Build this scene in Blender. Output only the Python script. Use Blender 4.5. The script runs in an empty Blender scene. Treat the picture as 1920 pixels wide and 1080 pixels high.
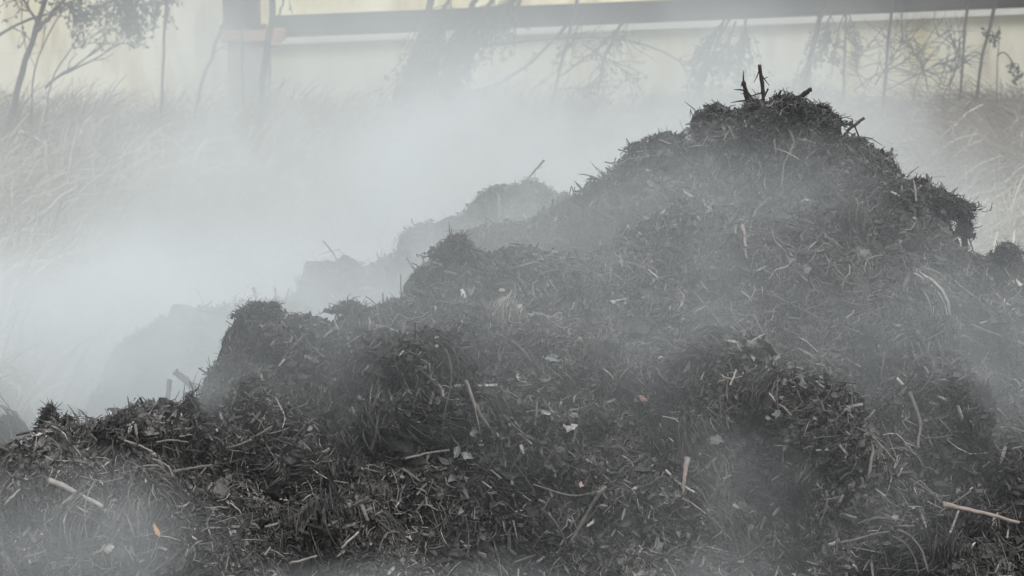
import bpy, math, random
import numpy as np
from mathutils import Vector, Matrix
from mathutils.bvhtree import BVHTree

random.seed(7)
rng = np.random.default_rng(11)
scene = bpy.context.scene
C = scene.collection
R = math.radians

# ------------------------------------------------------------------ camera
HC = 3.3
PITCH = R(10.0)
HFOV = R(24.0)
FPX = 960 / math.tan(HFOV / 2)
cam_d = bpy.data.cameras.new('camera')
cam = bpy.data.objects.new('camera', cam_d)
C.objects.link(cam)
cam.location = (0, 0, HC)
cam.rotation_euler = (R(90) - PITCH, 0, 0)
cam_d.sensor_width = 36
cam_d.angle = HFOV
cam_d.clip_start = 0.1
cam_d.clip_end = 2000
cam_d.dof.use_dof = True
cam_d.dof.focus_distance = 9.6
cam_d.dof.aperture_fstop = 6.0
scene.camera = cam

# ------------------------------------------------------------------ sky, sun, exposure
SUN_EL, SUN_AZ = R(62), R(155)          # azimuth measured from +Y towards +X
world = bpy.data.worlds.new('World')
scene.world = world
world.use_nodes = True
wn, wl = world.node_tree.nodes, world.node_tree.links
for n in list(wn):
    wn.remove(n)
wo = wn.new('ShaderNodeOutputWorld')
bg = wn.new('ShaderNodeBackground')
sky = wn.new('ShaderNodeTexSky')
sky.sky_type = 'NISHITA'
sky.sun_disc = False
sky.sun_elevation = SUN_EL
sky.sun_rotation = SUN_AZ
sky.air_density = 1.0
sky.dust_density = 2.0
sky.ozone_density = 1.0
hs = wn.new('ShaderNodeHueSaturation')   # overcast: nearly colourless sky light
hs.inputs['Saturation'].default_value = 0.25
wl.new(sky.outputs[0], hs.inputs['Color'])
wl.new(hs.outputs[0], bg.inputs[0])
bg.inputs[1].default_value = 0.13
wl.new(bg.outputs[0], wo.inputs[0])

sun_d = bpy.data.lights.new('sun', 'SUN')
sun = bpy.data.objects.new('sun', sun_d)
C.objects.link(sun)
sun_d.energy = 1.0
sun_d.angle = R(30)
sun_d.color = (1.0, 1.0, 0.995)
sdir = Vector((math.sin(SUN_AZ) * math.cos(SUN_EL), math.cos(SUN_AZ) * math.cos(SUN_EL), math.sin(SUN_EL)))
sun.rotation_euler = (-sdir).to_track_quat('-Z', 'Y').to_euler()
sun.location = (0, 0, 30)

scene.view_settings.view_transform = 'Standard'
scene.view_settings.look = 'None'
scene.view_settings.exposure = 0.70
scene.view_settings.gamma = 1.0
cy = scene.cycles
cy.volume_bounces = 3
cy.max_bounces = 8
cy.diffuse_bounces = 3
cy.volume_step_rate = 1.5
cy.volume_max_steps = 256
cy.use_denoising = True

# ------------------------------------------------------------------ helpers
def at(px, py, Y):
    """photo pixel (1920 frame) -> world point whose depth is Y"""
    u = (px - 960) / FPX
    v = (540 - py) / FPX
    d = Vector((u, math.cos(PITCH) + v * math.sin(PITCH), -math.sin(PITCH) + v * math.cos(PITCH)))
    return Vector((0, 0, HC)) + d * (Y / d.y)

def raydir(px, py):
    return (at(px, py, 10) - Vector((0, 0, HC))).normalized()

def link(o, parent=None):
    C.objects.link(o)
    if parent is not None:
        o.parent = parent
    return o

def tag(o, label=None, cat=None, group=None, kind=None):
    if label: o['label'] = label
    if cat: o['category'] = cat
    if group: o['group'] = group
    if kind: o['kind'] = kind
    return o

def empty(name, loc=(0, 0, 0)):
    o = bpy.data.objects.new(name, None)
    o.empty_display_size = 0.2
    o.location = loc
    C.objects.link(o)
    return o

def child_of(o, parent):
    """parent without moving the mesh (mesh verts are in world coordinates)"""
    o.parent = parent
    o.matrix_parent_inverse = Matrix.Translation(parent.location).inverted()
    return o

def mesh_np(name, verts, quads=None, tris=None, mat=None, attr=None, smooth=False):
    me = bpy.data.meshes.new(name)
    nv = len(verts)
    q = np.asarray(quads, dtype=np.int32).reshape(-1, 4) if quads is not None and len(quads) else np.zeros((0, 4), np.int32)
    t = np.asarray(tris, dtype=np.int32).reshape(-1, 3) if tris is not None and len(tris) else np.zeros((0, 3), np.int32)
    loops = np.concatenate([q.ravel(), t.ravel()])
    starts = np.concatenate([np.arange(len(q)) * 4, len(q) * 4 + np.arange(len(t)) * 3])
    totals = np.concatenate([np.full(len(q), 4), np.full(len(t), 3)])
    me.vertices.add(nv)
    me.vertices.foreach_set('co', np.asarray(verts, dtype=np.float32).ravel())
    me.loops.add(len(loops))
    me.loops.foreach_set('vertex_index', loops.astype(np.int32))
    me.polygons.add(len(starts))
    me.polygons.foreach_set('loop_start', starts.astype(np.int32))
    me.polygons.foreach_set('loop_total', totals.astype(np.int32))
    me.polygons.foreach_set('use_smooth', np.full(len(starts), bool(smooth)))
    if attr is not None:
        a = me.attributes.new('tone', 'FLOAT', 'POINT')
        a.data.foreach_set('value', np.asarray(attr, dtype=np.float32))
    me.update(calc_edges=True)
    if mat: me.materials.append(mat)
    return bpy.data.objects.new(name, me)

# numpy value noise ---------------------------------------------------------
def _hash(ix, iy, iz, s):
    h = (ix.astype(np.int64) * 374761393 + iy.astype(np.int64) * 668265263 + iz.astype(np.int64) * 2147483647 + s * 974634777) & 0xffffffff
    h = ((h ^ (h >> 13)) * 1274126177) & 0xffffffff
    h = (h ^ (h >> 16)) & 0xffffffff
    return h / 0xffffffff * 2 - 1

def vnoise(x, y, z, s=0):
    x0, y0, z0 = np.floor(x), np.floor(y), np.floor(z)
    fx, fy, fz = x - x0, y - y0, z - z0
    fx = fx * fx * (3 - 2 * fx); fy = fy * fy * (3 - 2 * fy); fz = fz * fz * (3 - 2 * fz)
    r = 0
    for dx in (0, 1):
        for dy in (0, 1):
            for dz in (0, 1):
                w = (fx if dx else 1 - fx) * (fy if dy else 1 - fy) * (fz if dz else 1 - fz)
                r = r + w * _hash(x0 + dx, y0 + dy, z0 + dz, s)
    return r

def fbm(x, y, z, f, octv=4, s=0, gain=0.55):
    r = 0; a = 1; tot = 0
    for k in range(octv):
        r = r + a * vnoise(x * f + 13.7 * k, y * f + 5.1 * k, z * f + 9.3 * k, s + k * 7)
        tot += a; a *= gain; f *= 2.03
    return r / tot

# ------------------------------------------------------------------ materials
def new_mat(name):
    m = bpy.data.materials.new(name)
    m.use_nodes = True
    return m, m.node_tree.nodes, m.node_tree.links, m.node_tree.nodes['Principled BSDF']

def ramp(nd, pts):
    r = nd.new('ShaderNodeValToRGB')
    el = r.color_ramp.elements
    while len(el) < len(pts):
        el.new(0.5)
    for e, (p, c) in zip(el, pts):
        e.position = p; e.color = (*c, 1)
    return r

def tone_mat(name, pts, rough=0.75, bump=0.3, bscale=60, spec=0.3, transl=0):
    m, nd, lk, b = new_mat(name)
    a = nd.new('ShaderNodeAttribute'); a.attribute_name = 'tone'
    tc = nd.new('ShaderNodeTexCoord')
    nz = nd.new('ShaderNodeTexNoise'); nz.inputs['Scale'].default_value = bscale; nz.inputs['Detail'].default_value = 4
    lk.new(tc.outputs['Object'], nz.inputs['Vector'])
    mx = nd.new('ShaderNodeMath'); mx.operation = 'MULTIPLY_ADD'
    lk.new(nz.outputs[0], mx.inputs[0]); mx.inputs[1].default_value = 0.60
    ad = nd.new('ShaderNodeMath'); ad.operation = 'SUBTRACT'
    lk.new(a.outputs['Fac'], ad.inputs[0]); ad.inputs[1].default_value = 0.25
    lk.new(ad.outputs[0], mx.inputs[2])
    r = ramp(nd, pts)
    lk.new(mx.outputs[0], r.inputs[0])
    lk.new(r.outputs[0], b.inputs['Base Color'])
    b.inputs['Roughness'].default_value = rough
    b.inputs['Specular IOR Level'].default_value = spec
    if bump:
        bp = nd.new('ShaderNodeBump'); bp.inputs['Strength'].default_value = bump; bp.inputs['Distance'].default_value = 0.01
        lk.new(nz.outputs[0], bp.inputs['Height']); lk.new(bp.outputs[0], b.inputs['Normal'])
    return m

M_SOIL = tone_mat('compost', [(0, (.010, .009, .008)), (.5, (.022, .020, .018)), (1, (.045, .040, .035))], .85, 0.9, 45)
M_LIT = tone_mat('litter', [(0, (.011, .011, .0105)), (.35, (.046, .044, .041)), (.65, (.130, .124, .114)), (.88, (.26, .245, .22)), (1, (.46, .43, .38))], .6, .2, 80, .4)
M_WOOD_D = tone_mat('dark_wood', [(0, (.015, .013, .012)), (1, (.06, .052, .046))], .75, .6, 70)
M_WOOD_G = tone_mat('grey_wood', [(0, (.035, .031, .028)), (.5, (.10, .092, .083)), (1, (.20, .185, .165))], .8, .9, 40)
M_WOOD_P = tone_mat('pale_wood', [(0, (.08, .07, .062)), (.5, (.24, .22, .195)), (1, (.42, .385, .34))], .8, .9, 38)
M_WOOD_R = tone_mat('raw_wood', [(0, (.08, .064, .055)), (.5, (.23, .19, .163)), (1, (.42, .355, .305))], .8, .9, 38)
M_SCRAP = tone_mat('scrap', [(0, (.16, .155, .14)), (.5, (.38, .37, .34)), (1, (.58, .56, .53))], .6, .3, 50)
M_CHIP_O = tone_mat('orange_chip', [(0, (.25, .15, .08)), (1, (.46, .28, .16))], .6, .3, 50)
M_CHIP_K = tone_mat('pink_chip', [(0, (.28, .17, .15)), (1, (.48, .32, .28))], .6, .3, 50)
M_LEAF = tone_mat('leaf', [(0, (.07, .078, .07)), (1, (.24, .26, .24))], .5, .2, 30, .45)
M_BARK = tone_mat('bark', [(0, (.035, .030, .026)), (1, (.10, .088, .078))], .85, .6, 25)
M_FOL = tone_mat('foliage', [(0, (.025, .030, .020)), (1, (.085, .090, .060))], .7, 0, 25)
M_GRASS = tone_mat('dry_grass', [(0, (.13, .112, .085)), (.6, (.36, .32, .25)), (1, (.76, .70, .58))], .75, 0, 5)
M_BRAMBLE = tone_mat('bramble', [(0, (.05, .037, .029)), (1, (.21, .155, .115))], .8, 0, 5)

MATS = {'d': M_WOOD_D, 'g': M_WOOD_G, 'p': M_WOOD_P, 'r': M_WOOD_R, 's': M_SCRAP, 'o': M_CHIP_O, 'k': M_CHIP_K, 'l': M_LEAF}

def ground_mat():
    m, nd, lk, b = new_mat('ground')
    tc = nd.new('ShaderNodeTexCoord')
    n1 = nd.new('ShaderNodeTexNoise'); n1.inputs['Scale'].default_value = 1.3; n1.inputs['Detail'].default_value = 8
    lk.new(tc.outputs['Object'], n1.inputs['Vector'])
    r = ramp(nd, [(.3, (.05, .043, .034)), (.55, (.09, .08, .062)), (.75, (.15, .13, .10))])
    lk.new(n1.outputs[0], r.inputs[0]); lk.new(r.outputs[0], b.inputs['Base Color'])
    b.inputs['Roughness'].default_value = .9
    return m

def wall_mat(name, base, stain, dirt):
    m, nd, lk, b = new_mat(name)
    tc = nd.new('ShaderNodeTexCoord')
    mp = nd.new('ShaderNodeMapping'); mp.inputs['Scale'].default_value = (1.6, 1, .35)
    lk.new(tc.outputs['Object'], mp.inputs['Vector'])
    n1 = nd.new('ShaderNodeTexNoise'); n1.inputs['Scale'].default_value = 1.1; n1.inputs['Detail'].default_value = 6
    lk.new(mp.outputs[0], n1.inputs['Vector'])
    r = ramp(nd, [(.30, stain), (.50, base), (.72, tuple(min(1, c * 1.12) for c in base))])
    lk.new(n1.outputs[0], r.inputs[0])
    mp2 = nd.new('ShaderNodeMapping'); mp2.inputs['Scale'].default_value = (2.2, 1, .6)
    lk.new(tc.outputs['Object'], mp2.inputs['Vector'])
    n2 = nd.new('ShaderNodeTexNoise'); n2.inputs['Scale'].default_value = 1.5; n2.inputs['Detail'].default_value = 5
    lk.new(mp2.outputs[0], n2.inputs['Vector'])
    r2 = ramp(nd, [(.50, (1, 1, 1)), (.78, dirt)])
    lk.new(n2.outputs[0], r2.inputs[0])
    mx = nd.new('ShaderNodeMix'); mx.data_type = 'RGBA'; mx.blend_type = 'MULTIPLY'; mx.inputs[0].default_value = 1
    lk.new(r.outputs[0], mx.inputs[6]); lk.new(r2.outputs[0], mx.inputs[7])
    lk.new(mx.outputs[2], b.inputs['Base Color'])
    b.inputs['Roughness'].default_value = .8
    return m

M_GROUND = ground_mat()
M_WALL = wall_mat('cream_wall', (.78, .74, .58), (.70, .61, .36), (.62, .54, .42))
M_WALL_UP = wall_mat('cream_wall_upper', (.80, .74, .47), (.66, .54, .26), (.6, .48, .3))
M_LEDGE = wall_mat('ledge', (.74, .72, .66), (.68, .66, .60), (.8, .78, .74))
M_BEAM = wall_mat('beam', (.035, .028, .024), (.05, .036, .028), (.7, .7, .7))
M_RUST = wall_mat('rust', (.075, .036, .026), (.10, .038, .024), (.5, .5, .5))
M_RUSTL = wall_mat('rust_light', (.36, .22, .15), (.28, .14, .08), (.5, .5, .5))
M_PIER = wall_mat('pier', (.26, .23, .20), (.20, .16, .13), (.55, .5, .48))

# ------------------------------------------------------------------ ground
def gz(x, y):
    return np.clip((y - 15) / 16.0, 0, 1) ** 1.3 * 0.05 + 0.06 * fbm(np.asarray(x, float), np.asarray(y, float), np.zeros_like(np.asarray(x, float)), .5, 3, 3)

def grid_mesh(name, xs, ys, zf, mat):
    X, Y = np.meshgrid(xs, ys)
    Z = zf(X, Y)
    V = np.stack([X.ravel(), Y.ravel(), Z.ravel()], 1)
    nx, ny = len(xs), len(ys)
    i = np.arange(nx - 1)[None, :] + np.arange(ny - 1)[:, None] * nx
    Q = np.stack([i, i + 1, i + 1 + nx, i + nx], -1).reshape(-1, 4)
    return mesh_np(name, V, Q, None, mat, smooth=True)

xs = np.concatenate([[-800, -200, -60], np.linspace(-20, 20, 90), [60, 200, 800]])
ys = np.concatenate([[-800, -200, -40, -10], np.linspace(0, 34, 90), [60, 200, 900]])
link(tag(grid_mesh('ground', xs, ys, gz, M_GROUND), kind='structure'))

# ------------------------------------------------------------------ swept tubes
def tubes(P, Rd, sides, tone, rag=0.0):
    """P (n,k,3) centre lines, Rd (n,k) radii -> verts, quads, tones"""
    n, k, _ = P.shape
    T = np.gradient(P, axis=1)
    T /= np.linalg.norm(T, axis=2, keepdims=True) + 1e-9
    up = np.tile(np.array([0.31, -0.62, 0.72]), (n, 1))[:, None, :] * np.ones((n, k, 1))
    A = np.cross(T, up); A /= np.linalg.norm(A, axis=2, keepdims=True) + 1e-9
    B = np.cross(T, A)
    ph = rng.random(n) * 6.28
    V = np.zeros((n, k, sides, 3))
    for s in range(sides):
        a = ph + s * 2 * math.pi / sides
        rr = Rd * (1 + rag * (rng.random((n, k)) - .5))
        V[:, :, s] = P + rr[..., None] * (np.cos(a)[:, None, None] * A + np.sin(a)[:, None, None] * B)
    idx = (np.arange(n) * k * sides)[:, None, None] + (np.arange(k - 1) * sides)[None, :, None] + np.arange(sides)[None, None, :]
    nxt = (np.arange(n) * k * sides)[:, None, None] + (np.arange(k - 1) * sides)[None, :, None] + ((np.arange(sides) + 1) % sides)[None, None, :]
    Q = np.stack([idx, nxt, nxt + sides, idx + sides], -1).reshape(-1, 4)
    tn = np.repeat(tone, k * sides)
    return V.reshape(-1, 3), Q, tn

def join(parts):
    Vs, Qs, Ts = [], [], []
    o = 0
    for v, q, t in parts:
        Vs.append(v); Qs.append(q + o); Ts.append(t); o += len(v)
    return np.concatenate(Vs), np.concatenate(Qs), np.concatenate(Ts)

def smooth_path(pts, k):
    P = np.array(pts, float)
    d = np.r_[0, np.cumsum(np.linalg.norm(np.diff(P, axis=0), axis=1))]
    t = np.linspace(0, d[-1], k)
    Q = np.stack([np.interp(t, d, P[:, i]) for i in range(3)], 1)
    for _ in range(2):
        Q[1:-1] = (Q[:-2] + 2 * Q[1:-1] + Q[2:]) / 4
    return Q

def add_caps(V, Q, k, sides):
    """cap quads for one tube with an even number of sides (4 or 6)"""
    if sides == 6:
        caps = [[0, 1, 2, 3], [0, 3, 4, 5]]
    else:
        caps = [[0, 1, 2, 3]]
    e = (k - 1) * sides
    c = [list(reversed(f)) for f in caps] + [[i + e for i in f] for f in caps]
    return np.concatenate([Q, np.array(c)])

# ------------------------------------------------------------------ compost heaps
LA = [(-260,1010,8.5),(-100,930,8.6),(0,874,8.7),(60,850,8.75),(95,822,8.8),(150,822,8.8),(200,812,8.85),(235,790,8.9),(340,788,8.9),(372,790,8.95),
      (390,735,9.1),(425,655,9.2),(452,592,9.3),(475,578,9.3),(510,582,9.3),(565,597,9.35),(610,599,9.4),(655,578,9.45),(700,556,9.5),(765,550,9.6),(800,508,9.65),
      (830,470,9.7),(850,456,9.7),(882,462,9.7),(915,492,9.7),(1000,486,9.75),(1100,474,9.8),(1200,442,9.85),(1300,408,9.9),(1420,415,9.9),(1560,430,9.9),
      (1660,410,9.95),(1700,392,10.0),(1750,402,10.05),(1772,432,10.05),(1786,478,10.05),(1832,492,10.0),(1872,580,9.9),(1884,680,9.8),(1930,780,9.6),(2100,900,9.4),(2300,1000,9.3)]
LB = [(700,640,10.5),(800,500,10.5),(860,438,10.5),(930,420,10.5),(1000,404,10.5),(1060,376,10.5),(1095,356,10.5),(1132,326,10.5),(1196,276,10.5),(1275,256,10.5),(1312,224,10.5),(1340,208,10.5),
      (1385,203,10.45),(1398,214,10.4),(1450,222,10.35),(1520,214,10.35),(1548,226,10.35),(1572,242,10.35),(1615,254,10.35),(1655,290,10.35),(1684,330,10.3),(1735,350,10.25),(1752,368,10.2),(1768,412,10.2),
      (1782,478,10.2),(1838,520,10.2),(1880,700,10.1),(2000,950,10.0),(2300,1200,10)]
LR = [(1650,600,11.2),(1770,500,11.2),(1838,478,11.2),(1868,470,11.2),(1888,466,11.2),(1930,486,11.2),(2000,540,11.2),(2200,680,11.2),(2400,800,11.2)]

def layer(pts):
    P = np.array([list(at(*p)) for p in pts])
    return P

def ridge_h(P, x, y, sf, sb):
    xr = np.clip(x, P[0, 0], P[-1, 0])
    yr = np.interp(xr, P[:, 0], P[:, 1]); zr = np.interp(xr, P[:, 0], P[:, 2])
    out = np.abs(x - xr)
    d = y - yr
    h = zr + 0.03 - np.where(d < 0, -d * sf, d * sb)
    h = np.minimum(h, zr - 0.01 * np.abs(d) / .05)
    return h - out * .8

# hummocks: photo pixel, radius (m), height (m); negative = hollow
HUM = [(800,795,.26,.13),(730,740,.20,.10),(860,880,.22,.10),(1000,880,.28,.08),(760,850,.14,.08),
       (900,905,.22,-.13),(1010,1005,.22,-.16),(560,920,.20,-.10),(300,830,.16,.07),(420,850,.15,-.06),
       (1560,850,.32,.14),(1600,960,.24,.10),(1740,880,.26,-.18),(1420,960,.22,-.14),(1330,790,.25,.08),
       (1400,700,.30,.08),(1250,460,.25,.06),(1480,520,.30,.07),(1640,560,.26,.05),(1560,690,.30,-.12),(1300,620,.25,-.06),
       (1680,1040,.2,-.12),(640,740,.16,-.08),(900,650,.25,.07),(570,770,.15,-.08),(200,1000,.3,.08),(90,930,.2,.06),
       (1750,470,.2,.07),(1690,400,.10,.06),(1860,640,.14,.08),(1060,690,.22,.06),(1180,820,.22,-.08),(1000,540,.18,.07),
       (600,1010,.2,.09),(700,1060,.18,.08),(880,1040,.16,-.10),(1250,930,.2,.07),(1850,900,.25,.08),(1240,560,.2,-.06),(480,800,.2,.06),(1490,262,.20,.05),(1408,262,.09,.06)]
PA, PB, PR = layer(LA), layer(LB), layer(LR)

def heap_base(x, y):
    wob = fbm(x, y, 0 * x, 1.6, 3, 21) * .10
    ha = ridge_h(PA, x, y + wob, .80, 1.1)
    hb = ridge_h(PB, x, y + wob, .85, .9)
    hr = ridge_h(PR, x, y, .8, .8)
    h = np.maximum(np.maximum(ha, hb), hr)
    return np.maximum(h, -0.4)

def ground_hit(px, py, f):
    d = raydir(px, py)
    o = Vector((0, 0, HC))
    t = np.linspace(6.5, 13, 500)
    X = o.x + d.x * t; Y = o.y + d.y * t; Z = o.z + d.z * t
    H = f(X, Y)
    k = np.argmax(Z < H)
    return X[k], Y[k], H[k]

hum_w = [(*ground_hit(a, b, heap_base), r, h) for a, b, r, h in HUM]

def hum_field(x, y):
    h = 0 * x
    for hx, hy, hz, r, a in hum_w:
        # measured along the slope, lower edge steeper than the upper one
        dx = (x - hx); dy = (y - hy) * 1.15
        dy = np.where(dy < 0, dy * 1.55, dy * 1.1)
        d2 = (dx * dx + dy * dy) / (r * r)
        h = h + a * 1.45 * np.exp(-d2 ** 1.5)
    return h

def heap_surface(x, y):
    return heap_base(x, y) + hum_field(x, y)

def build_heap_mesh(name, x0, x1, y0, y1, res, hf, seed, amp=1.0, over=None):
    xs = np.arange(x0, x1, res); ys = np.arange(y0, y1, res)
    X, Y = np.meshgrid(xs, ys)
    Z = hf(X, Y)
    # lumps; pushed sideways and outwards so that clods overhang
    q = fbm(X, Y, Z, 2.2, 3, seed) * .06 + np.abs(fbm(X, Y, Z, 6.0, 3, seed + 1)) * .085 - .02
    q = q + fbm(X, Y, Z, 22, 3, seed + 3) * .020
    gx = fbm(X, Y, Z, 7.5, 3, seed + 5) * .05
    gy = fbm(X, Y, Z, 6.5, 3, seed + 6) * .05
    led = np.clip(fbm(X * .7, Y, Z * 1.6, 3.1, 3, seed + 8) * 2.2, -1, 1)      # ledges
    Z2 = Z + q * amp * .8 + led * .025 * amp
    X2 = X + gx * amp
    Y2 = Y - q * amp * .7 + gy * amp - led * .05 * amp
    if over is not None:
        Y2 = Y2 - .9 * np.maximum(over(X, Y), 0)
    V = np.stack([X2.ravel(), Y2.ravel(), Z2.ravel()], 1)
    nx, ny = len(xs), len(ys)
    i = np.arange(nx - 1)[None, :] + np.arange(ny - 1)[:, None] * nx
    Q = np.stack([i, i + 1, i + 1 + nx, i + nx], -1).reshape(-1, 4)
    tone = np.clip(.5 + .5 * fbm(X, Y, Z, 9, 3, seed + 9).ravel(), 0, 1)
    return V, Q, tone

def face_data(V, Q):
    a, b, c, d = V[Q[:, 0]], V[Q[:, 1]], V[Q[:, 2]], V[Q[:, 3]]
    n = np.cross(c - a, d - b)
    ar = np.linalg.norm(n, axis=1) / 2
    n = n / (2 * ar[:, None] + 1e-9)
    cen = (a + b + c + d) / 4
    return cen, n, ar

def scatter_pts(V, Q, count, dens_seed, facing=-.15):
    cen, n, ar = face_data(V, Q)
    tocam = np.array([0, 0, HC]) - cen
    tocam /= np.linalg.norm(tocam, axis=1, keepdims=True)
    f = (n * tocam).sum(1)
    u = cen[:, 0] / cen[:, 1]
    w = ar * np.clip(f + .35, .03, 1) * (f > facing)
    w *= (np.abs(u) < .27) * (cen[:, 2] > .35)
    w *= .35 + .65 * np.clip(.5 + 1.3 * fbm(cen[:, 0], cen[:, 1], cen[:, 2], 3.0, 3, dens_seed), 0, 1)
    k = rng.choice(len(cen), count, p=w / w.sum())
    r1, r2 = rng.random((count, 1)), rng.random((count, 1))
    a, b, c, d = V[Q[k, 0]], V[Q[k, 1]], V[Q[k, 2]], V[Q[k, 3]]
    p = (a * (1 - r1) + b * r1) * (1 - r2) + (d * (1 - r1) + c * r1) * r2
    return p, n[k]

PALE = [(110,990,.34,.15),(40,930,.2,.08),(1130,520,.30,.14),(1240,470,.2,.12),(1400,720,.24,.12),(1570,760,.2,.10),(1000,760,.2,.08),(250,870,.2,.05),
        (800,800,.26,-.15),(900,930,.36,-.22),(1560,900,.3,-.08),(1740,880,.3,-.2),(480,640,.2,-.08),(860,480,.15,-.08),(1480,220,.25,-.12)]  # negative: darker clumps, and shade of the hollows put into the litter colour
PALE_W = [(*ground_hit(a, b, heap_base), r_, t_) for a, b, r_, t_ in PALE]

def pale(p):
    """patches of fresher, straw-rich material and of darker clumps, plus hollow shade painted into the tone"""
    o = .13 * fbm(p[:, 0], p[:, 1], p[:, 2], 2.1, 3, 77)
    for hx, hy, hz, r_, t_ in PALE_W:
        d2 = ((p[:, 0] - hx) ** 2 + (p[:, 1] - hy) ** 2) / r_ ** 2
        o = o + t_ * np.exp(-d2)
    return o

def mats(V, Q, n, per, seed, scale=1.0):
    """felted locks of fibre that lie side by side and droop over the lumps"""
    p, nn = scatter_pts(V, Q, n, seed)
    down = np.cross(np.cross(nn, [0, 0, -1.0]), nn); down /= np.linalg.norm(down, axis=1, keepdims=True) + 1e-6
    side = np.cross(nn, down)
    a = rng.normal(0, .9, n)
    d = down * np.cos(a)[:, None] + side * np.sin(a)[:, None]; sd = np.cross(nn, d)
    size = (.5 + rng.random(n)) * scale
    rep = lambda q: np.repeat(q, per, axis=0)
    m = n * per
    u = rng.normal(0, .028, m) * rep(size); v = rng.normal(0, .022, m) * rep(size)
    L = (.035 + rng.gamma(2.5, .018, m)) * rep(size)
    k = 6; t = np.linspace(0, 1, k)
    jit = rng.normal(0, .22, (m, 1))
    D = rep(d) + rep(sd) * jit; D /= np.linalg.norm(D, axis=1, keepdims=True)
    lift_ = (.010 + .030 * np.exp(-(u / .035) ** 2)) * rep(size)
    P = (rep(p) + rep(sd) * u[:, None] + rep(d) * (v - L * .5)[:, None])[:, None] + D[:, None] * (t[None, :, None] * L[:, None, None])
    P = P + rep(nn)[:, None] * (np.sin(t * 3.1)[None, :] * lift_[:, None] * rng.uniform(.4, 1.2, (m, 1)) + .004)[..., None]
    P = P + rep(sd)[:, None] * (rng.normal(0, .18, (m, 1)) * (t ** 2)[None] * L[:, None])[..., None]
    P[:, :, 2] -= (t[None] ** 2) * L[:, None] * .18
    r0 = (np.exp(rng.normal(0, .55, m)) * .0011 + .0003) * scale * np.repeat(rng.uniform(.6, 1.6, n), per)
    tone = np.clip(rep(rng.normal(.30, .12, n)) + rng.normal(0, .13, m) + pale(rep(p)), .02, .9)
    return tubes(P, r0[:, None] * np.array([.6, 1, 1, .95, .8, .35])[None], 3, tone, .3)

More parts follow.
